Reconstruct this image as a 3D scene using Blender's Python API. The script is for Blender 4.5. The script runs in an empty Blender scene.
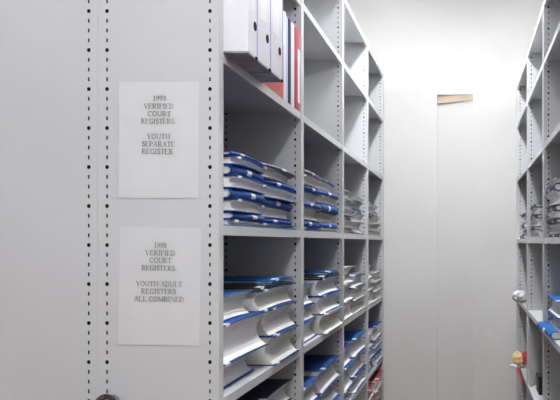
import bpy, bmesh, math, random
from mathutils import Vector, Matrix
random.seed(7)
C = bpy.context.scene.collection
PI = math.pi
CAMZ = 1.45
FA = 480.0      # focal * left front plane

# ------------------------------------------------------------------ materials
def mat(name, col, rough=.5, metal=0, noise=0, nscale=8, bump=0, bscale=60, col2=None, emit=None, spec=.5):
    m = bpy.data.materials.new(name); m.use_nodes = True
    nt = m.node_tree; b = nt.nodes['Principled BSDF']
    b.inputs['Base Color'].default_value = (*col, 1)
    b.inputs['Roughness'].default_value = rough
    b.inputs['Metallic'].default_value = metal
    b.inputs['Specular IOR Level'].default_value = spec
    if noise or col2:
        tc = nt.nodes.new('ShaderNodeTexCoord'); n = nt.nodes.new('ShaderNodeTexNoise')
        n.inputs['Scale'].default_value = nscale; n.inputs['Detail'].default_value = 4
        nt.links.new(tc.outputs['Object'], n.inputs['Vector'])
        r = nt.nodes.new('ShaderNodeValToRGB')
        c2 = col2 or tuple(max(0, c * (1 - noise)) for c in col)
        r.color_ramp.elements[0].position = .35; r.color_ramp.elements[1].position = .65
        r.color_ramp.elements[0].color = (*c2, 1); r.color_ramp.elements[1].color = (*col, 1)
        nt.links.new(n.outputs['Fac'], r.inputs['Fac']); nt.links.new(r.outputs['Color'], b.inputs['Base Color'])
    if bump:
        tc = nt.nodes.new('ShaderNodeTexCoord'); n = nt.nodes.new('ShaderNodeTexNoise')
        n.inputs['Scale'].default_value = bscale
        nt.links.new(tc.outputs['Object'], n.inputs['Vector'])
        bp = nt.nodes.new('ShaderNodeBump'); bp.inputs['Strength'].default_value = bump; bp.inputs['Distance'].default_value = .002
        nt.links.new(n.outputs['Fac'], bp.inputs['Height']); nt.links.new(bp.outputs['Normal'], b.inputs['Normal'])
    if emit:
        b.inputs['Emission Color'].default_value = (*emit[0], 1); b.inputs['Emission Strength'].default_value = emit[1]
    return m

def page_mat(name, col):
    m = mat(name, col, .9)
    nt = m.node_tree; b = nt.nodes['Principled BSDF']
    tc = nt.nodes.new('ShaderNodeTexCoord'); mp = nt.nodes.new('ShaderNodeMapping')
    mp.inputs['Scale'].default_value = (1.5, 1.5, 420)
    n = nt.nodes.new('ShaderNodeTexNoise'); n.inputs['Scale'].default_value = 1; n.inputs['Detail'].default_value = 2
    nt.links.new(tc.outputs['Object'], mp.inputs['Vector']); nt.links.new(mp.outputs['Vector'], n.inputs['Vector'])
    r = nt.nodes.new('ShaderNodeValToRGB')
    r.color_ramp.elements[0].position = .3; r.color_ramp.elements[1].position = .6
    r.color_ramp.elements[0].color = (*[c * .9 for c in col], 1); r.color_ramp.elements[1].color = (*col, 1)
    nt.links.new(n.outputs['Fac'], r.inputs['Fac']); nt.links.new(r.outputs['Color'], b.inputs['Base Color'])
    return m

M = {
 'steel': mat('painted_steel', (.60, .605, .62), .42, noise=.04, nscale=3, bump=.05, bscale=90),
 'hole_shade': mat('painted_hole_shade', (.012, .012, .014), .8, spec=.1),
 'wall': mat('wall_paint', (.80, .785, .775), .8, noise=.04, nscale=2, bump=.15, bscale=40),
 'ceil': mat('ceiling_paint', (.85, .85, .84), .9),
 'floor': mat('floor_lino', (.25, .145, .11), .6, noise=.15, nscale=12),
 'lintel': mat('bare_lintel', (.74, .60, .47), .8, noise=.25, nscale=9),
 'paper': mat('notice_paper', (.67, .675, .69), .7, noise=.03, nscale=14, bump=.1, bscale=18),
 'ink': mat('ink', (.33, .33, .345), .8),
 'tape': mat('clear_tape', (.74, .75, .76), .25),
 'blue': mat('blue_cloth', (.014, .082, .34), .65, spec=.3, noise=.25, nscale=20, bump=.2, bscale=300),
 'bright': mat('bright_blue_cloth', (.008, .14, .50), .6, spec=.3, noise=.2, nscale=18, bump=.2, bscale=300),
 'navy': mat('navy_cloth', (.02, .03, .09), .5, noise=.3, nscale=18),
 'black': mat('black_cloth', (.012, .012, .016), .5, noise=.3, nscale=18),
 'greyblue': mat('grey_blue_cloth', (.20, .22, .33), .6, noise=.3, nscale=16),
 'grey': mat('grey_cloth', (.42, .42, .44), .6, noise=.3, nscale=16),
 'red': mat('red_cloth', (.42, .05, .06), .5, noise=.2, nscale=16),
 'pages': page_mat('page_edges', (.92, .91, .91)),
 'pages2': page_mat('page_edges_cream', (.82, .80, .75)),
 'label': mat('label_paper', (.85, .85, .86), .7),
 'file': mat('white_file_board', (.80, .80, .84), .45, noise=.03, nscale=10),
 'filegrey': mat('grey_file_base', (.36, .36, .39), .6, noise=.3, nscale=16),
 'lilac': mat('lilac_edge', (.42, .40, .62), .5),
 'paleblue': mat('pale_blue_board', (.50, .58, .74), .5),
 'fred': mat('red_file', (.55, .05, .07), .45),
 'pink': mat('pink_red_file', (.80, .24, .22), .5),
 'ring': mat('black_ring', (.01, .01, .012), .8, spec=.1),
 'knob': mat('black_gloss', (.012, .008, .012), .12, noise=.4, nscale=9),
 'metal': mat('metal', (.5, .5, .52), .3, 1),
 'plastic': mat('crumpled_plastic', (.9, .9, .92), .25, noise=.4, nscale=28),
 'yellow': mat('yellow_packet', (.90, .58, .08), .4, col2=(.90, .80, .60), nscale=30),
 'tube': mat('tube_light', (.9, .9, .9), .4, emit=((.96, .98, 1.0), 16.5)),
 'tube2': mat('bright_tube_light', (.9, .9, .9), .4, emit=((.98, .98, 1.0), 8.0)),
 'folder': mat('grey_folder', (.50, .50, .51), .6, noise=.12, nscale=8),
}

# ------------------------------------------------------------------ helpers
def obj(name, bm, m, parent=None, smooth=False, recalc=True):
    if recalc: bmesh.ops.recalc_face_normals(bm, faces=bm.faces[:])
    me = bpy.data.meshes.new(name); bm.to_mesh(me); bm.free()
    if smooth:
        for p in me.polygons: p.use_smooth = True
    for k in (m if isinstance(m, (list, tuple)) else [m]): me.materials.append(k)
    o = bpy.data.objects.new(name, me); C.objects.link(o)
    if parent: o.parent = parent
    return o

def thing(name, label, cat, loc=(0, 0, 0), rz=0, group=None):
    o = bpy.data.objects.new(name, None); C.objects.link(o)
    o.empty_display_size = .05
    o.location = loc; o.rotation_euler = (0, 0, rz)
    o['label'] = label; o['category'] = cat
    if group: o['group'] = group
    return o

def struct(name, bm, m):
    o = obj(name, bm, m); o['kind'] = 'structure'; return o

def box(bm, x0, x1, y0, y1, z0, z1, bev=0):
    n0 = set(bm.verts)
    v = [bm.verts.new(p) for p in ((x0,y0,z0),(x1,y0,z0),(x1,y1,z0),(x0,y1,z0),(x0,y0,z1),(x1,y0,z1),(x1,y1,z1),(x0,y1,z1))]
    fs = [bm.faces.new([v[i] for i in f]) for f in ((0,3,2,1),(4,5,6,7),(0,1,5,4),(1,2,6,5),(2,3,7,6),(3,0,4,7))]
    if bev:
        es = list({e for f in fs for e in f.edges})
        bmesh.ops.bevel(bm, geom=es, offset=bev, segments=2, affect='EDGES', profile=.5)
    return bm

def B(*a, **k): return box(bmesh.new(), *a, **k)

def cyl(bm, c, axis, r, h, n=20, r2=None):
    q = Vector((0, 0, 1)).rotation_difference(Vector(axis)).to_matrix().to_4x4()
    bmesh.ops.create_cone(bm, cap_ends=True, segments=n, radius1=r, radius2=r if r2 is None else r2, depth=h,
                          matrix=Matrix.Translation(c) @ q)
    return bm

def prism(bm, prof, y0, y1, ny=1, fn=None):
    """closed xz profile run along y; fn(x,y,z) gives the final z"""
    rings = []
    for j in range(ny + 1):
        y = y0 + (y1 - y0) * j / ny
        rings.append([bm.verts.new((x, y, fn(x, y, z) if fn else z)) for x, z in prof])
    n = len(prof)
    for a, b in zip(rings, rings[1:]):
        for i in range(n):
            bm.faces.new((a[i], a[(i+1) % n], b[(i+1) % n], b[i]))
    bm.faces.new(rings[0]); bm.faces.new(list(reversed(rings[-1])))
    return bm

# ------------------------------------------------------------------ room
YW = 5.95
XL, XR, YB, ZC = -2.2, 1.5, -1.6, 3.45
struct('floor', B(XL, XR, YB, YW + .5, -.1, 0), M['floor'])
struct('ceiling', B(XL, XR, YB, YW + .5, ZC, ZC + .1), M['ceil'])
struct('wall_left', B(XL - .1, XL, YB, YW + .5, 0, ZC), M['wall'])
struct('wall_right', B(XR, XR + .1, YB, YW + .5, 0, ZC), M['wall'])
struct('wall_rear', B(XL, XR, YB - .1, YB, 0, ZC), M['wall'])
# far wall with the wedge-shaped recess (level head, slanting back face)
xa = (437 - 468) * YW / 740; xb = (473 - 468) * YW / 740; zh = CAMZ + 147.5 * YW / 740
bm = bmesh.new()
def plan(pts, z0, z1):
    lo = [bm.verts.new((x, y, z0)) for x, y in pts]; hi = [bm.verts.new((x, y, z1)) for x, y in pts]
    n = len(pts)
    for i in range(n): bm.faces.new((lo[i], lo[(i+1) % n], hi[(i+1) % n], hi[i]))
    bm.faces.new(lo); bm.faces.new(list(reversed(hi)))
plan([(XL, YW), (xa, YW), (xa, YW + .06), (xb, YW + .010), (xb, YW), (XR, YW), (XR, YW + .5), (XL, YW + .5)], 0, zh)
plan([(XL, YW), (XR, YW), (XR, YW + .5), (XL, YW + .5)], zh, ZC)
struct('wall_back', bm, M['wall'])
bm = bmesh.new()
lo = [bm.verts.new(p) for p in ((xa + .001, YW + .03, zh - .068), (xb - .001, YW + .002, zh - .044), (xb - .001, YW + .009, zh - .044), (xa + .001, YW + .058, zh - .068))]
hi = [bm.verts.new((v.co.x, v.co.y, zh - .001)) for v in lo]
for i in range(4): bm.faces.new((lo[i], lo[(i+1) % 4], hi[(i+1) % 4], hi[i]))
bm.faces.new(lo); bm.faces.new(hi)
struct('trim_1', bm, M['lintel'])
struct('baseboard_back', B(xb + .01, .66, YW - .015, YW - .001, 0.001, .09), M['wall'])

# ------------------------------------------------------------------ perforated upright panels
PITCH = .0254; ZD = 2.0516
def perf_panel(bm, x0, x1, yf, yb, z0, z1, cols):
    """closed hollow panel, its -Y face pierced by columns of slots and round holes"""
    w = .006
    q = lambda a, b, c, d: bm.faces.new([bm.verts.new(p) for p in (a, b, c, d)])
    q((x0,yb,z0),(x1,yb,z0),(x1,yb,z1),(x0,yb,z1))
    q((x0,yf,z0),(x0,yb,z0),(x0,yb,z1),(x0,yf,z1)); q((x1,yf,z0),(x1,yb,z0),(x1,yb,z1),(x1,yf,z1))
    q((x0,yf,z1),(x1,yf,z1),(x1,yb,z1),(x0,yb,z1)); q((x0,yf,z0),(x1,yf,z0),(x1,yb,z0),(x0,yb,z0))
    k0 = math.ceil((z0 + .02 - ZD) / PITCH); k1 = math.floor((z1 - .02 - ZD) / PITCH)
    zs, ze = ZD + (k0 - .5) * PITCH, ZD + (k1 + .5) * PITCH
    xs = [x0]
    for c in sorted(cols): xs += [c - w, c + w]
    xs.append(x1)
    for i in range(0, len(xs), 2): q((xs[i],yf,z0),(xs[i+1],yf,z0),(xs[i+1],yf,z1),(xs[i],yf,z1))
    for c in cols:
        q((c-.011,yf+.005,z0),(c+.011,yf+.005,z0),(c+.011,yf+.005,z1),(c-.011,yf+.005,z1)).material_index = 1   # near-black backing strip, paints the shade inside the holes
        q((c-w,yf,z0),(c+w,yf,z0),(c+w,yf,zs),(c-w,yf,zs)); q((c-w,yf,ze),(c+w,yf,ze),(c+w,yf,z1),(c-w,yf,z1))
        for k in range(k0, k1 + 1):
            z = ZD + k * PITCH
            h = PITCH / 2
            if k % 4 == 0: hw, hh, kk = .0050, .0056, .72
            else: hw, hh, kk = .0022, .0056, .85
            outer = [(-w,-h),(0,-h),(w,-h),(w,0),(w,h),(0,h),(-w,h),(-w,0)]
            inner = [(-hw*kk,-hh*kk),(0,-hh),(hw*kk,-hh*kk),(hw,0),(hw*kk,hh*kk),(0,hh),(-hw*kk,hh*kk),(-hw,0)]
            O = [bm.verts.new((c+a, yf, z+b)) for a, b in outer]; I = [bm.verts.new((c+a, yf, z+b)) for a, b in inner]
            for j in range(8): bm.faces.new((O[j], O[(j+1)%8], I[(j+1)%8], I[j]))
    return bm

def rack(name, label, xf, s, depth, posts, levels, bays_open=True, first_w=None, ztop=None):
    """xf front plane, s = -1 body runs to -x, +1 to +x; posts = (yfront, yback) each; levels = (shelf top z) list"""
    t = thing(name, label, 'shelving')
    xb_ = xf + s * depth
    x0, x1 = min(xf, xb_), max(xf, xb_)
    for i, (ya, yb) in enumerate(posts):
        cols = [x0 + .0235, x1 - .0235]
        p = obj('end_panel' if i in (0, len(posts) - 1) else 'upright', perf_panel(bmesh.new(), x0, x1, ya, yb, 0.001, ztop, cols), [M['steel'], M['hole_shade']], t, recalc=False)
    for i in range(len(posts) - 1):
        y0, y1 = posts[i][1] + .0005, posts[i+1][0] - .0005
        for z in levels:
            lf = xf + s * .002; lb = xb_ - s * .002
            th, lip = .0025, .027
            prof = [(lf, z), (lf, z - lip), (lf + s*.014, z - lip), (lf + s*.014, z - lip + .002), (lf + s*.002, z - lip + .002), (lf + s*.002, z - th),
                    (lb - s*.002, z - th), (lb - s*.002, z - lip), (lb, z - lip), (lb, z)]
            obj('shelf', prism(bmesh.new(), prof, y0, y1), M['steel'], t)
        obj('plinth', B(*sorted((xf + s*.01, xf + s*.012)), y0, y1, 0.001, levels[0] - .03), M['steel'], t)
        obj('back_panel', B(*sorted((xb_ - s*.0015, xb_ - s*.0005)), y0, y1, 0.001, ztop), M['steel'], t)
    return t

XFL = -FA / 740          # -.6486
LZ = {'E': CAMZ - 1.33, 'D': CAMZ - .873, 'C': CAMZ - .415, 'B': CAMZ + .045, 'A': CAMZ + .503, 'U1': CAMZ + .945, 'U2': CAMZ + 1.29}
LP = [(1.9275, 1.9625), (2.8775, 2.9225), (3.8275, 3.8725), (4.7775, 4.8225), (5.66, 5.70)]
DEPTH = .315
rack('shelving_rack', 'long open grey steel shelving rack left of the aisle, its end bearing two notices', XFL, -1, DEPTH, LP,
     [LZ[k] for k in ('E','D','C','B','A','U1','U2')], ztop=CAMZ + 1.292)
rack('shelving_rack', 'grey steel rack backing onto the noticed one, only its blank end seen at far left', XFL - 2*DEPTH - .0006, 1, DEPTH, LP,
     [LZ[k] for k in ('E','D','C','B','A','U1','U2')], ztop=CAMZ + 1.292)
XFR = 264 / 740
RZ = {'E': CAMZ - 1.33, 'D': CAMZ - .86, 'C': CAMZ - .41, 'B': CAMZ + .02, 'A': CAMZ + .465, 'U1': CAMZ + .862, 'U2': CAMZ + 1.14}
RP = [(1.5975, 1.6425), (2.5475, 2.5925), (3.4975, 3.5425), (4.4475, 4.4925), (5.40, 5.44)]
rack('shelving_rack', 'open grey steel shelving rack along the right side of the aisle', XFR, 1, DEPTH, RP,
     [RZ[k] for k in ('E','D','C','B','A','U1','U2')], ztop=CAMZ + 1.142)

# ------------------------------------------------------------------ black ball knob on the end panel
kx, kz = (105.5 - 468) / 393, CAMZ - (404.3 - 242) / 393
t = thing('ball_knob', 'glossy black ball knob on the steel end panel below the notices', 'knob', (kx, 1.927, kz))
bm = bmesh.new(); cyl(bm, (0, -.004, 0), (0, 1, 0), .016, .007, 24); obj('washer', bm, M['metal'], t)
bm = bmesh.new(); cyl(bm, (0, -.014, 0), (0, 1, 0), .009, .014, 20); obj('stem', bm, M['metal'], t)
bm = bmesh.new(); bmesh.ops.create_uvsphere(bm, u_segments=32, v_segments=20, radius=.0262, matrix=Matrix.Translation((0, -.044, 0)))
obj('ball', bm, M['knob'], t, smooth=True)

# ------------------------------------------------------------------ lettering: drawn serif capitals
TK, TN = .20, .075
def A_(cx, cy, rx, ry, a0, a1, n=12): return [(cx + rx*math.cos(math.radians(a0+(a1-a0)*i/n)), cy + ry*math.sin(math.radians(a0+(a1-a0)*i/n))) for i in range(n+1)]
G = {  # width, stems(x,y0,y1), lines(pts, width), serifs (x,y,halfwidth)
 'A': (.9, [], [([(.12,0),(.45,1)],TN+.02),([(.45,1),(.78,0)],TK),([(.25,.36),(.66,.36)],TN)], [(.12,0,.13),(.78,0,.17)]),
 'B': (.78,[(.17,0,1)],[([(.1,.96),(.4,.96)]+A_(.4,.75,.2,.21,90,-90)+[(.17,.54)],.12),([(.17,.54),(.42,.54)]+A_(.42,.29,.25,.25,90,-90)+[(.1,.04)],.13)],[]),
 'C': (.82,[],[(A_(.46,.5,.34,.47,50,310,18),.14),([(.72,.62),(.74,.95)],.06)],[]),
 'D': (.86,[(.17,0,1)],[([(.1,.96),(.38,.96)]+A_(.38,.5,.36,.46,90,-90)+[(.1,.04)],.13)],[]),
 'E': (.78,[(.17,0,1)],[([(.1,.96),(.68,.96),(.7,.74)],TN),([(.2,.52),(.5,.52)],TN),([(.5,.64),(.5,.4)],.05),([(.1,.04),(.68,.04),(.72,.28)],TN)],[]),
 'F': (.72,[(.17,0,1)],[([(.1,.96),(.66,.96),(.68,.72)],TN),([(.2,.52),(.5,.52)],TN),([(.5,.64),(.5,.4)],.05)],[]),
 'G': (.88,[(.7,.03,.42)],[(A_(.46,.5,.34,.47,50,300,18)+[(.68,.12)],.14),([(.72,.64),(.73,.95)],.06)],[]),
 'I': (.44,[(.22,0,1)],[],[]),
 'L': (.74,[(.17,0,1)],[([(.1,.04),(.66,.04),(.7,.3)],TN)],[]),
 'M': (1.08,[(.9,0,1)],[([(.16,0),(.16,1)],TN),([(.16,1),(.52,.05)],TK-.03),([(.52,.05),(.9,1)],TN)],[(.16,0,.12),(.12,1,.1)]),
 'N': (.9,[],[([(.16,0),(.16,1)],TN),([(.16,1),(.74,0)],TK-.03),([(.74,0),(.74,1)],TN)],[(.16,0,.12),(.12,1,.1),(.74,1,.12)]),
 'O': (.9,[],[(A_(.45,.5,.34,.46,0,360,24),.15)],[]),
 'P': (.74,[(.17,0,1)],[([(.1,.96),(.4,.96)]+A_(.4,.71,.24,.25,90,-90)+[(.17,.46)],.12)],[]),
 'R': (.84,[(.17,0,1)],[([(.1,.96),(.4,.96)]+A_(.4,.73,.22,.23,90,-90)+[(.17,.5)],.12),([(.36,.5),(.7,.03)],.17)],[(.74,0,.1)]),
 'S': (.66,[],[(A_(.33,.74,.2,.22,40,270,14)+A_(.33,.27,.22,.24,90,-150,14),.15),([(.52,.72),(.54,.97)],.05),([(.1,.03),(.11,.3)],.05)],[]),
 'T': (.76,[(.38,0,1)],[([(.06,.74),(.07,.96),(.69,.96),(.7,.74)],TN)],[]),
 'U': (.86,[],[([(.18,1),(.18,.35)]+A_(.44,.33,.26,.29,180,360)+[(.7,1)],.13)],[(.18,1,.16),(.7,1,.12)]),
 'V': (.86,[],[([(.12,1),(.44,0)],TK),([(.44,0),(.76,1)],TN)],[(.12,1,.16),(.76,1,.12)]),
 'Y': (.86,[(.43,0,.5)],[([(.12,1),(.43,.48)],TK-.04),([(.43,.48),(.74,1)],TN)],[(.12,1,.15),(.74,1,.12)]),
 'H': (.9,[(.17,0,1),(.73,0,1)],[([(.2,.52),(.7,.52)],TN)],[]),
 '1': (.54,[(.28,0,1)],[([(.1,.8),(.28,.97)],TN)],[]),
 '9': (.6,[],[(A_(.3,.68,.2,.28,0,360,20),.11),([(.5,.68),(.46,.3),(.3,.08),(.14,.03)],.1)],[]),
 '3': (.6,[],[(A_(.28,.75,.18,.21,150,-90,14)+A_(.28,.29,.22,.25,90,-150,14),.12)],[]),
 '8': (.6,[],[(A_(.3,.75,.17,.21,0,360,18),.11),(A_(.3,.28,.2,.25,0,360,18),.12)],[]),
 '/': (.45,[],[([(.05,-.05),(.4,1.05)],TN)],[]),
 '.': (.36,[],[([(.1,.08),(.26,.08)],.16)],[]),
 ' ': (.4,[],[],[]),
}
def line_quads(bm, pts, w, tf):
    for (xa_, ya_), (xb2, yb2) in zip(pts, pts[1:]):
        dx, dy = xb2 - xa_, yb2 - ya_; L = math.hypot(dx, dy)
        if L < 1e-6: continue
        nx, ny = -dy / L * w / 2, dx / L * w / 2; ex, ey = dx / L * w * .2, dy / L * w * .2
        bm.faces.new([bm.verts.new(tf(*p)) for p in ((xa_-ex+nx,ya_-ey+ny),(xa_-ex-nx,ya_-ey-ny),(xb2+ex-nx,yb2+ey-ny),(xb2+ex+nx,yb2+ey+ny))])
def text_bm(bm, s, cx, zb, width, cap, y):
    tot = sum(G[c][0] for c in s); k = width / tot; x = cx - width / 2
    for c in s:
        w, stems, lines, ser = G[c]
        tf = lambda a, b, x=x: (x + a * k, y, zb + b * cap)
        for sx, a, b in stems:
            line_quads(bm, [(sx, a), (sx, b)], TK, tf)
            line_quads(bm, [(sx - .17, b - .03), (sx + .17, b - .03)], .06, tf)
            if a < .02: line_quads(bm, [(sx - .17, a + .03), (sx + .17, a + .03)], .06, tf)
        for pts, lw in lines: line_quads(bm, pts, lw, tf)
        for sx, sy, hw in ser: line_quads(bm, [(sx - hw, sy + (.03 if sy < .5 else -.03)), (sx + hw, sy + (.03 if sy < .5 else -.03))], .06, tf)
        x += w * k

def notice(cpx, wpx, hpx, rot, rows, label, curl):
    X = (cpx[0] - 468) / 384; Z = CAMZ - (cpx[1] - 242) / 384
    w, h = wpx / 384, hpx / 384
    t = thing('paper_notice', label, 'notice', (X, 1.9265, Z)); t.rotation_euler = (0, rot, 0)
    bm = bmesh.new(); nx, nz = 16, 24; g = []
    for j in range(nz + 1):
        for i in range(nx + 1):
            u, v = i / nx, j / nz
            edge = max(abs(2*u-1), abs(2*v-1))
            yy = -.0006 - .0006 * max(0, 1 - edge) * (.5 + .5*math.sin(7*u + 3*v + curl))
            if v < .22: yy -= .0004 * (1 - u) * (.5 + .5 * math.sin(v * 95))
            g.append(bm.verts.new((-w/2 + w*u, yy, -h/2 + h*v)))
    for j in range(nz):
        for i in range(nx):
            a = j*(nx+1)+i; bm.faces.new((g[a], g[a+1], g[a+nx+2], g[a+nx+1]))
    o = obj('sheet', bm, M['paper'], t)
    for s, x0, x1, yb in rows:
        bm = bmesh.new()
        cx = ((x0 + x1) / 2 - cpx[0]) / 384; wd = (x1 - x0) / 384
        text_bm(bm, s, cx, (cpx[1] - yb) / 384, wd, 5.0 / 384, -.0018)
        obj('text_line', bm, M['ink'], t)
    return t
notice((159, 140), 80, 116, .004, [('1993',153,166.5,101),('VERIFIED',144,174,108.8),('COURT',147.5,171.5,116.3),('REGISTERS.',141,176.5,123.8),
    ('YOUTH',147,170.6,139),('SEPARATE',142,175.3,146.6),('REGISTER',142,173.5,154)],
    'upper white typed notice fixed to the steel end panel, headed 1993', 0)
notice((159.8, 286.2), 81, 117.5, .018, [('1998',153.5,166.5,247.6),('VERIFIED',145,175,255.4),('COURT',149,171.5,262.8),('REGISTERS.',141.5,177,270.5),
    ('YOUTH/ADULT',136,182.5,286.3),('REGISTERS',141.5,176.7,293.8),('ALL COMBINED',134.5,184.5,301.5)],
    'lower white typed notice on the steel end panel, headed 1998', 2)

# ------------------------------------------------------------------ registers
def cover_prof(t, d, bt=.0032, sp=.013):
    n = 10
    out = [(d/2, t)] + [(-d/2 + sp - sp*math.sin(PI*i/n)**.8, t - t*i/n) for i in range(n+1)] + [(d/2, 0)]
    inn = [(d/2, bt)] + [(-d/2 + sp + .001 - (sp-bt)*math.sin(PI*i/n)**.8, bt + (t-2*bt)*i/n) for i in range(n+1)] + [(d/2, t-bt)]
    return out + inn
def page_prof(t, d, c, bt=.0034, sp=.013):
    n = 10; x1 = d/2 - .007; h = t - 2*bt
    a = [(x1 - c*math.sin(PI*i/n)**.75, bt + h*i/n) for i in range(n+1)]
    b = [(-d/2 + sp + .002 - (sp-bt-.001)*math.sin(PI*i/n), t-bt - h*i/n) for i in range(n+1)]
    return a + b

def register(x_front, yc, z, t, L, d, side, out, cov, label, group, bend=(0, 0), rot=0, tabs=1, pg='pages', name='court_register', conc=None, tilt=0):
    """side -1: in left rack (aisle at +x), +1: right rack. out 'fore' or 'spine' faces the aisle."""
    face = 1 if side < 0 else -1                      # aisle direction
    xc = x_front - face * d / 2
    flip = (face > 0) != (out == 'fore')
    th = thing(name, label, 'register', (xc, yc, z), (PI if flip else 0) + rot, group)
    if tilt: th.rotation_euler[1] = tilt
    fn = lambda x, y, zz: zz + (bend[0] + (bend[1]-bend[0]) * zz / t) * (1 - (2*y/L)**2)
    obj('cover', prism(bmesh.new(), cover_prof(t, d), -L/2, L/2, 6, fn), M[cov], th)
    c = conc if conc is not None else min(.032, t * .30)
    obj('page_block', prism(bmesh.new(), page_prof(t, d, c), -L/2 + .004, L/2 - .004, 6, fn), M[pg], th)
    if tabs:
        if out == 'fore':
            sy = 1 if flip else -1        # near end (towards the camera)
            for q in range(tabs):
                y0 = sy * (L/2 - .03 - q * .0) ; zt = t if q == 0 else .0032
                a, b = sorted((y0, y0 - sy * .035))
                bm = bmesh.new()
                prism(bm, [(d/2 - .022, zt + .0004), (d/2 + .0006, zt + .0004), (d/2 + .0006, zt - .0065), (d/2 - .022, zt - .0065 if q else zt - .001)][:4], a, b, 1, fn)
                o = obj('label', bm, M['label'], th)
        else:
            sp = .013; n = 8; y0 = (random.uniform(-.06, .06)); hw = random.uniform(.018, .03)
            f = [.2 + .6*i/n for i in range(n+1)]
            P = [(-d/2 + sp - (sp+.0008)*math.sin(PI*q)**.8, t - t*q) for q in f]
            Q = [(x + .0006, zz) for x, zz in reversed(P)]
            o = obj('label', prism(bmesh.new(), P + Q, y0 - hw, y0 + hw, 2, fn), M['label'], th)
    return th

ORD = ['bottom', 'second', 'third', 'fourth', 'fifth', 'sixth', 'seventh', 'eighth', 'ninth']
COLN = {'blue': 'blue', 'bright': 'bright blue', 'navy': 'navy', 'black': 'black', 'greyblue': 'grey-blue', 'grey': 'grey', 'red': 'red'}
SHELFN = {'B': 'eye-level', 'C': 'loaded lower', 'D': 'second-lowest', 'E': 'lowest'}
BAYN = ['nearest', 'second', 'third', 'farthest']
def stack(side, lvl, bay, which, y0, y1, books, setback=.02, jitter=.012, skip=0):
    """books bottom-up: (thickness, out, cover, [setback delta])"""
    Z = (LZ if side < 0 else RZ)[lvl] + .0006
    n = len(books)
    cum = 0; z = Z; H = sum(b[0] for b in books)
    rackn = 'left rack' if side < 0 else 'right rack'
    for i, b in enumerate(books):
        t, out, cov = b[0], b[1], b[2]
        d0, d1 = b[4] if len(b) > 4 else (0, 0)
        L = (y1 + d1 - y0 - d0) - random.uniform(0, .02); yc = (y0 + d0 + y1 + d1) / 2 + random.uniform(-.006, .006)
        sb = setback + (b[3] if len(b) > 3 else random.uniform(-jitter, jitter))
        face = 1 if side < 0 else -1
        xf = (XFL if side < 0 else XFR) - face * sb
        d = random.uniform(.255, .27)
        pos = 'top' if i == n - 1 else ORD[i]
        frm = ', ' if pos in ('top', 'bottom') else ' from bottom, '
        lab = f'{COLN[cov]} register, {pos}{frm}{which} pile, {BAYN[bay]} bay, {SHELFN[lvl]} shelf, {rackn}'
        grow = .006 * (z - Z + t) / max(H, .1)
        g0 = .006 * (z - Z) / max(H, .1)
        register(xf, yc, z, t, L, d, side, out, cov, lab, f'registers on the {SHELFN[lvl]} shelf of the {rackn}',
                 (g0, grow), random.uniform(-.03, .03) if lvl == 'B' else random.uniform(-.012, .012), (2 if (t > .06 and random.random() < .5) else 1) if out == 'fore' else 1,
                 random.choice(['pages', 'pages', 'pages2']))
        z += t + .0009
    return z

F, S = 'fore', 'spine'
# bays: usable y range of each left bay
LB = [(LP[i][1] + .012, LP[i+1][0] - .012) for i in range(4)]
def halves(bay, f=.44, rb=LB):
    a, b = rb[bay]; m = a + (b - a) * f
    return (a, m - .006), (m + .006, b - .035)
# eye-level shelf B
pat = lambda c1, c2='blue': [(.018, F, c1), (.020, S, c2), (.036, F, c1), (.028, S, c2), (.036, F, c1), (.028, S, c2), (.024, F, c1), (.013, S, c2)]
h = halves(0)
stack(-1, 'B', 0, 'near', h[0][0] + .085, h[0][1] + .02, pat('blue'), .008, .006)
stack(-1, 'B', 0, 'far', *h[1], [(.016, F, 'blue'), (.018, S, 'blue'), (.038, F, 'blue'), (.025, S, 'blue'), (.040, F, 'blue'), (.022, S, 'blue'), (.034, F, 'greyblue'), (.014, S, 'greyblue')], .018, .01)
h = halves(1)
stack(-1, 'B', 1, 'near', *h[0], [(.014, F, 'blue'), (.03, S, 'blue'), (.05, F, 'grey'), (.02, S, 'blue'), (.045, F, 'greyblue'), (.022, S, 'blue'), (.04, F, 'grey'), (.02, S, 'greyblue')], .016)
stack(-1, 'B', 1, 'far', *h[1], [(.018, F, 'grey'), (.024, S, 'blue'), (.045, F, 'grey'), (.04, S, 'blue', -.012), (.035, F, 'grey'), (.024, S, 'blue'), (.04, F, 'grey'), (.014, S, 'greyblue')], .02)
h = halves(2)
stack(-1, 'B', 2, 'near', *h[0], [(.03, F, 'grey'), (.04, F, 'grey'), (.024, S, 'greyblue'), (.04, F, 'grey'), (.03, F, 'greyblue'), (.018, S, 'greyblue'), (.05, F, 'grey')], .016)
stack(-1, 'B', 2, 'far', *h[1], [(.02, S, 'grey'), (.05, F, 'grey'), (.05, F, 'greyblue'), (.026, S, 'greyblue'), (.045, F, 'grey'), (.026, F, 'grey')], .02)
h = halves(3)
stack(-1, 'B', 3, 'near', *h[0], [(.03, F, 'grey'), (.045, F, 'grey'), (.04, F, 'grey'), (.024, S, 'greyblue'), (.045, F, 'grey'), (.04, F, 'navy')], .016)
stack(-1, 'B', 3, 'far', *h[1], [(.03, F, 'grey'), (.05, F, 'greyblue'), (.05, F, 'grey'), (.03, S, 'grey'), (.05, F, 'grey')], .02)
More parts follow.
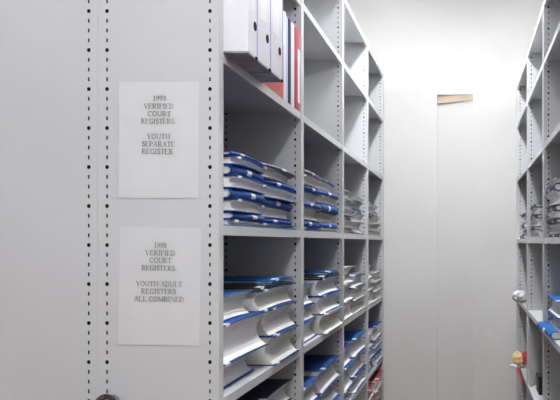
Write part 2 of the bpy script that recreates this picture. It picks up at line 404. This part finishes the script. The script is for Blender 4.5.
# lower shelf C
h = halves(0, .41)
stack(-1, 'C', 0, 'near', h[0][0], h[0][1] - .02, [(.078, F, 'blue', .04, (0, .07)), (.109, F, 'blue', .006, (0, .115)), (.073, F, 'bright', .03, (0, .02))], .0)
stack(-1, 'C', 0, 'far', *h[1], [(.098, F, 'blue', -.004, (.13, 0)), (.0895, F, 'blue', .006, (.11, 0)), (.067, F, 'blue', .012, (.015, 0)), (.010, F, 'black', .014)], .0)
register(XFL - .012, 2.66, LZ['C'] + .2716, .012, .28, .25, -1, F, 'bright', 'thin bright blue register lying on the slim black one, nearest bay', 'registers on the loaded lower shelf of the left rack', (.006, .006))
h = halves(1, .42)
stack(-1, 'C', 1, 'near', *h[0], [(.078, F, 'blue', .02), (.064, F, 'blue', .03), (.088, F, 'bright', .035)], .0)
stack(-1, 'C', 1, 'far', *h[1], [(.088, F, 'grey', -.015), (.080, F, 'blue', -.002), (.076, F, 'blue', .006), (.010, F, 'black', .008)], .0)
register(XFL - .008, 3.61, LZ['C'] + .2606, .012, .28, .25, -1, F, 'bright', 'thin bright blue register lying on the slim black one, second bay', 'registers on the loaded lower shelf of the left rack', (.006, .006))
h = halves(2, .40)
stack(-1, 'C', 2, 'near', *h[0], [(.09, F, 'grey', .0), (.095, F, 'greyblue', .0), (.09, F, 'grey', .0)], .0)
stack(-1, 'C', 2, 'far', *h[1], [(.07, F, 'grey', .0), (.075, F, 'navy', .0), (.07, F, 'greyblue', .01)], .0)
h = halves(3, .42)
stack(-1, 'C', 3, 'near', *h[0], [(.09, F, 'grey', .0), (.075, F, 'greyblue', .0), (.085, F, 'grey', .01)], .0)
stack(-1, 'C', 3, 'far', *h[1], [(.06, F, 'grey', .0), (.065, F, 'greyblue', .0), (.07, F, 'grey', .0)], .0)
# shelf D
h = halves(0, .46)
stack(-1, 'D', 0, 'near', *h[0], [(.09, F, 'blue'), (.09, F, 'blue'), (.08, F, 'blue')], .02)
stack(-1, 'D', 0, 'far', *h[1], [(.095, F, 'blue'), (.09, F, 'blue'), (.085, F, 'blue'), (.075, F, 'navy')], .02)
h = halves(1, .40)
stack(-1, 'D', 1, 'near', *h[0], [(.095, F, 'bright', .01), (.09, F, 'blue', .0), (.09, F, 'blue', .01)], .0)
stack(-1, 'D', 1, 'far', *h[1], [(.095, F, 'blue', .0), (.095, F, 'bright', .01), (.105, F, 'blue', .0)], .0)
h = halves(2, .40)
stack(-1, 'D', 2, 'near', *h[0], [(.07, F, 'blue', .01), (.125, F, 'bright', .0), (.10, F, 'blue', .01)], .0)
stack(-1, 'D', 2, 'far', *h[1], [(.09, F, 'blue', .0), (.115, F, 'blue', .01), (.10, F, 'bright', .0)], .0)
h = halves(3, .42)
stack(-1, 'D', 3, 'near', *h[0], [(.085, F, 'bright', .01), (.07, F, 'blue', .0), (.09, F, 'grey', .01)], .0)
stack(-1, 'D', 3, 'far', *h[1], [(.065, F, 'bright', .0), (.05, F, 'bright', .01), (.06, F, 'blue', .0), (.095, F, 'blue', .0)], .0)
# lowest shelf, farthest bay: the red ones
stack(-1, 'E', 3, 'far', *h[1], [(.09, F, 'grey'), (.085, F, 'red'), (.09, F, 'grey'), (.09, F, 'red')], .0)
stack(-1, 'E', 3, 'near', *h[0], [(.09, F, 'grey'), (.085, F, 'red'), (.09, F, 'red'), (.08, F, 'red')], .0)

# right rack
RB = [(RP[i][1] + .012, RP[i+1][0] - .012) for i in range(4)]
stack(1, 'B', 1, 'far', 3.06, 3.47, [(.014, S, 'black'), (.042, F, 'grey'), (.020, S, 'navy'), (.030, F, 'grey'), (.024, S, 'navy'), (.058, F, 'grey'), (.030, S, 'navy'), (.022, F, 'grey')], .012)
stack(1, 'B', 2, 'near', 3.56, 3.95, [(.04, F, 'grey'), (.05, F, 'grey'), (.045, F, 'grey')], .03)
stack(1, 'B', 2, 'far', 4.03, 4.42, [(.045, F, 'grey'), (.018, S, 'black'), (.045, F, 'grey'), (.018, S, 'navy'), (.04, F, 'greyblue'), (.018, S, 'black')], .01)
stack(1, 'B', 3, 'near', 4.52, 4.93, [(.04, F, 'grey'), (.022, S, 'black'), (.045, F, 'grey')], .02)
stack(1, 'B', 3, 'far', 4.98, 5.36, [(.03, S, 'navy'), (.045, F, 'grey'), (.03, S, 'greyblue'), (.045, F, 'grey'), (.022, S, 'navy')], .02)
Z = RZ['C'] + .001
register(XFR - .022, 3.30, Z, .034, .40, .27, 1, S, 'bright', 'bright blue register at bottom of right rack pile, corner jutting past the shelf edge', 'registers on the loaded lower shelf of the right rack', rot=.05)
register(XFR + .02, 3.26, Z + .035, .055, .40, .26, 1, F, 'grey', 'grey register above the jutting bright blue one in the right rack', 'registers on the loaded lower shelf of the right rack')
register(XFR + .012, 3.265, Z + .091, .07, .40, .26, 1, F, 'bright', 'bright blue register topping the pile above the jutting one, right rack', 'registers on the loaded lower shelf of the right rack')

# ------------------------------------------------------------------ box files and folders on shelf A, nearest bay
ZA = LZ['A'] + .0006
def lever_file(y0, y1, a, hgt, label, group):
    d = .285
    t = thing('box_file', label, 'file', (-a, (y0 + y1) / 2, ZA), 0, group)
    w = (y1 - y0) / 2
    obj('casing', B(-d, 0, -w + .001, w - .001, .004, hgt, bev=.002), M['file'], t)
    obj('base', B(-d + .001, -.001, -w + .002, w - .002, 0, .004), M['filegrey'], t)
    obj('edge_strip', B(-.003, .0012, w - .008, w - .0015, .006, hgt - .004), M['lilac'], t)
    bm = bmesh.new(); cyl(bm, (.0008, w * .42, .088), (1, 0, 0), .0125, .002, 20)
    r = obj('finger_hole', bm, M['ring'], t)
    obj('label', B(.0001, .0009, -w + .02, w * .25, .125, .27), M['label'], t)
    bm = bmesh.new(); box(bm, -.012, .0016, w - .02, w - .001, .0005, .008, bev=.001)
    obj('corner_cap', bm, M['ring'], t)
    return t
GA = 'white box files on the binder shelf'
lever_file(1.968, 2.057, .585, .325, 'white box file nearest the end panel, overhanging the shelf edge', GA)
lever_file(2.060, 2.195, .585, .325, 'white box file in the middle of the three overhanging the shelf', GA)
lever_file(2.198, 2.338, .585, .32, 'white box file farthest from the end panel of the three overhanging ones', GA)
def folder(y0, y1, a, hgt, m, name, label, lab=None, d=.24):
    t = thing(name, label, 'folder', (-a, (y0 + y1) / 2, ZA), 0, 'slim folders beside the box files')
    w = (y1 - y0) / 2
    bm = bmesh.new(); th = min(.002, w * .4)
    n = 6
    out = [(-d, -w), (-.004, -w)] + [(-.004 + .004*math.sin(PI*i/n), -w*math.cos(PI*i/n)) for i in range(1, n)] + [(-.004, w), (-d, w)]
    inn = [(-d, w - th), (-.005, w - th), (-.005, -w + th), (-d, -w + th)]
    lo = [bm.verts.new((x, y, 0)) for x, y in out + inn]; hi = [bm.verts.new((x, y, hgt)) for x, y in out + inn]
    k = len(lo)
    for i in range(k): bm.faces.new((lo[i], lo[(i+1) % k], hi[(i+1) % k], hi[i]))
    bm.faces.new(lo); bm.faces.new(hi)
    obj('cover', bm, M[m], t)
    obj('papers', B(-d + .004, -.008, -w + th + .0004, w - th - .0004, .004, hgt - .012), M['pages'], t)
    if lab:
        obj('label', B(-.0005, .0012, -.002, w - .003, lab[0], lab[1]), M['label'], t)
    return t
folder(2.600, 2.615, .650, .19, 'pink', 'document_folder', 'short pinkish-red folder just past the three overhanging box files')
folder(2.618, 2.656, .650, .315, 'file', 'document_folder', 'wide white folder between the pinkish-red one and the pale blue one')
folder(2.658, 2.690, .652, .31, 'paleblue', 'document_folder', 'pale blue folder standing left of the tall dark navy one')
folder(2.693, 2.728, .650, .31, 'navy', 'document_folder', 'tall dark navy folder standing among white ones on the binder shelf')
folder(2.731, 2.790, .652, .31, 'file', 'document_folder', 'white folder between the dark navy one and the bright red one')
folder(2.794, 2.860, .650, .31, 'fred', 'document_folder', 'bright red folder with white spine label, last on the binder shelf', (.03, .235))

# ------------------------------------------------------------------ oddments in the right rack
def crumple(name, c, r, m, seed, parent=None, sq=(1, 1, 1)):
    bm = bmesh.new(); bmesh.ops.create_icosphere(bm, subdivisions=3, radius=1)
    rnd = random.Random(seed)
    dirs = [Vector((rnd.gauss(0,1), rnd.gauss(0,1), rnd.gauss(0,1))).normalized() for _ in range(14)]
    for v in bm.verts:
        k = 1 + .28 * max(math.sin(6 * v.co.dot(d)) * abs(v.co.dot(d)) for d in dirs) - .3 * max(0, max(math.sin(9 * v.co.dot(d) + 1) for d in dirs[:5])) * .8
        v.co = Vector((v.co.x * sq[0], v.co.y * sq[1], v.co.z * sq[2])) * k * r
        if parent is None: pass
    zmin = min(v.co.z for v in bm.verts)
    for v in bm.verts: v.co.z -= zmin; v.co = v.co + Vector(c)
    return obj(name, bm, m, parent)
o = crumple('plastic_bag', (0, 0, 0), .052, M['plastic'], 3, None, (1, 1.3, .8))
o.location = (XFR - .005, 5.03, RZ['C'] + .001); o['label'] = 'crumpled clear-white plastic bag at the edge of the right rack shelf'; o['category'] = 'bag'
t = thing('snack_packet', 'yellow and red crumpled packet spilling over the right rack shelf edge', 'packet', (XFR - .015, 5.08, RZ['D'] + .001))
crumple('pouch', (0, 0, .01), .05, M['yellow'], 11, t, (.75, 1, 1))
crumple('red_panel', (.045, .0, .012), .036, M['fred'], 5, t, (.7, 1, 1.3))
crumple('torn_flap', (-.03, -.03, -.002), .026, M['label'], 9, t, (1.2, 1, .5))
bm = bmesh.new()
prism(bm, [(-.022, .0), (.0, .004), (.018, -.05), (.03, -.115), (.018, -.118), (.002, -.06)], -.075, -.055, 3)
obj('hanging_strip', bm, M['pink'], t)
# grey folder leaning and black box on shelf D, third bay
bm = bmesh.new()
for p in [None]:
    A0 = [(.0, 0), (.012, 0), (.075, .18), (.10, .40), (.0, .42)]
    lo = [bm.verts.new((x, -.008 + .02*z, z)) for x, z in A0]; hi = [bm.verts.new((x, .008 + .02*z + .01*math.sin(z*12), z)) for x, z in A0]
    n = len(lo)
    for i in range(n): bm.faces.new((lo[i], lo[(i+1)%n], hi[(i+1)%n], hi[i]))
    bm.faces.new(lo); bm.faces.new(hi)
o = obj('paper_sheaf', bm, M['folder'])
o.location = (XFR + .012, 4.40, RZ['D'] + .001); o['label'] = 'grey sheaf of curled papers standing beside the black box, right rack'; o['category'] = 'papers'
t = thing('archive_box', 'small black box behind the curled grey papers, right rack', 'box', (XFR + .10, 4.22, RZ['D'] + .001))
obj('tray', B(-.06, .10, -.07, .07, 0, .085, bev=.003), M['black'], t)
obj('lid', B(-.063, .103, -.073, .073, .086, .102, bev=.002), M['black'], t)

# ------------------------------------------------------------------ ceiling lights
def batten(x, y, L, label, drop=.0, group='fluorescent battens on the ceiling'):
    t = thing('ceiling_light', label, 'ceiling light', (x, y, ZC - .002), 0, group)
    if drop:
        for q in (-.4, .4):
            bm = bmesh.new(); cyl(bm, (0, q, -drop / 2), (0, 0, 1), .006, drop, 12); obj('hanger', bm, M['metal'], t)
    obj('housing', B(-.05, .05, -L/2, L/2, -.05 - drop, -drop, bev=.004), M['steel'], t)
    obj('diffuser', B(-.07, .07, -L/2 + .02, L/2 - .02, -.085 - drop, -.0505 - drop, bev=.008), M['tube2' if drop and abs(x) > .5 else 'tube'], t)
batten(-.15, 4.1, 1.5, 'long fluorescent ceiling batten above the far end of the aisle')
batten(.05, .45, 1.1, 'fluorescent batten hung above the near end of the aisle', .30)
batten(1.05, 3.3, .3, 'fluorescent batten hung behind the far part of the right rack', .45)
batten(1.05, 2.35, .6, 'fluorescent batten hung behind the middle of the right rack', .45)
batten(1.05, 1.35, 1.3, 'fluorescent batten hung behind the near part of the right rack', .45)
batten(-1.85, 4.1, .7, 'added fill light hung behind the far part of the left racks', .35)  # unseen fill, added to brighten the upper bays of the right rack
batten(-1.85, 2.6, 1.6, 'added fill light hung behind the near part of the left racks', .35)  # second added fill for the right rack's upper bays

w = bpy.data.worlds.new('world'); bpy.context.scene.world = w; w.use_nodes = True
w.node_tree.nodes['Background'].inputs[0].default_value = (.6, .62, .65, 1)
w.node_tree.nodes['Background'].inputs[1].default_value = .3

# ------------------------------------------------------------------ camera
cam = bpy.data.cameras.new('camera'); co = bpy.data.objects.new('camera', cam); C.objects.link(co)
co.location = (0, 0, CAMZ); co.rotation_euler = (PI/2, 0, 0)
cam.sensor_width = 36; cam.lens = 740 / 560 * 36
cam.shift_x = -188 / 560; cam.shift_y = 42 / 560
sc = bpy.context.scene; sc.camera = co
sc.view_settings.view_transform = 'Standard'; sc.view_settings.look = 'None'
sc.view_settings.gamma = 1; sc.view_settings.exposure = 2.33; sc.view_settings.use_curve_mapping = False
sc.cycles.max_bounces = 10; sc.cycles.diffuse_bounces = 2; sc.cycles.glossy_bounces = 2
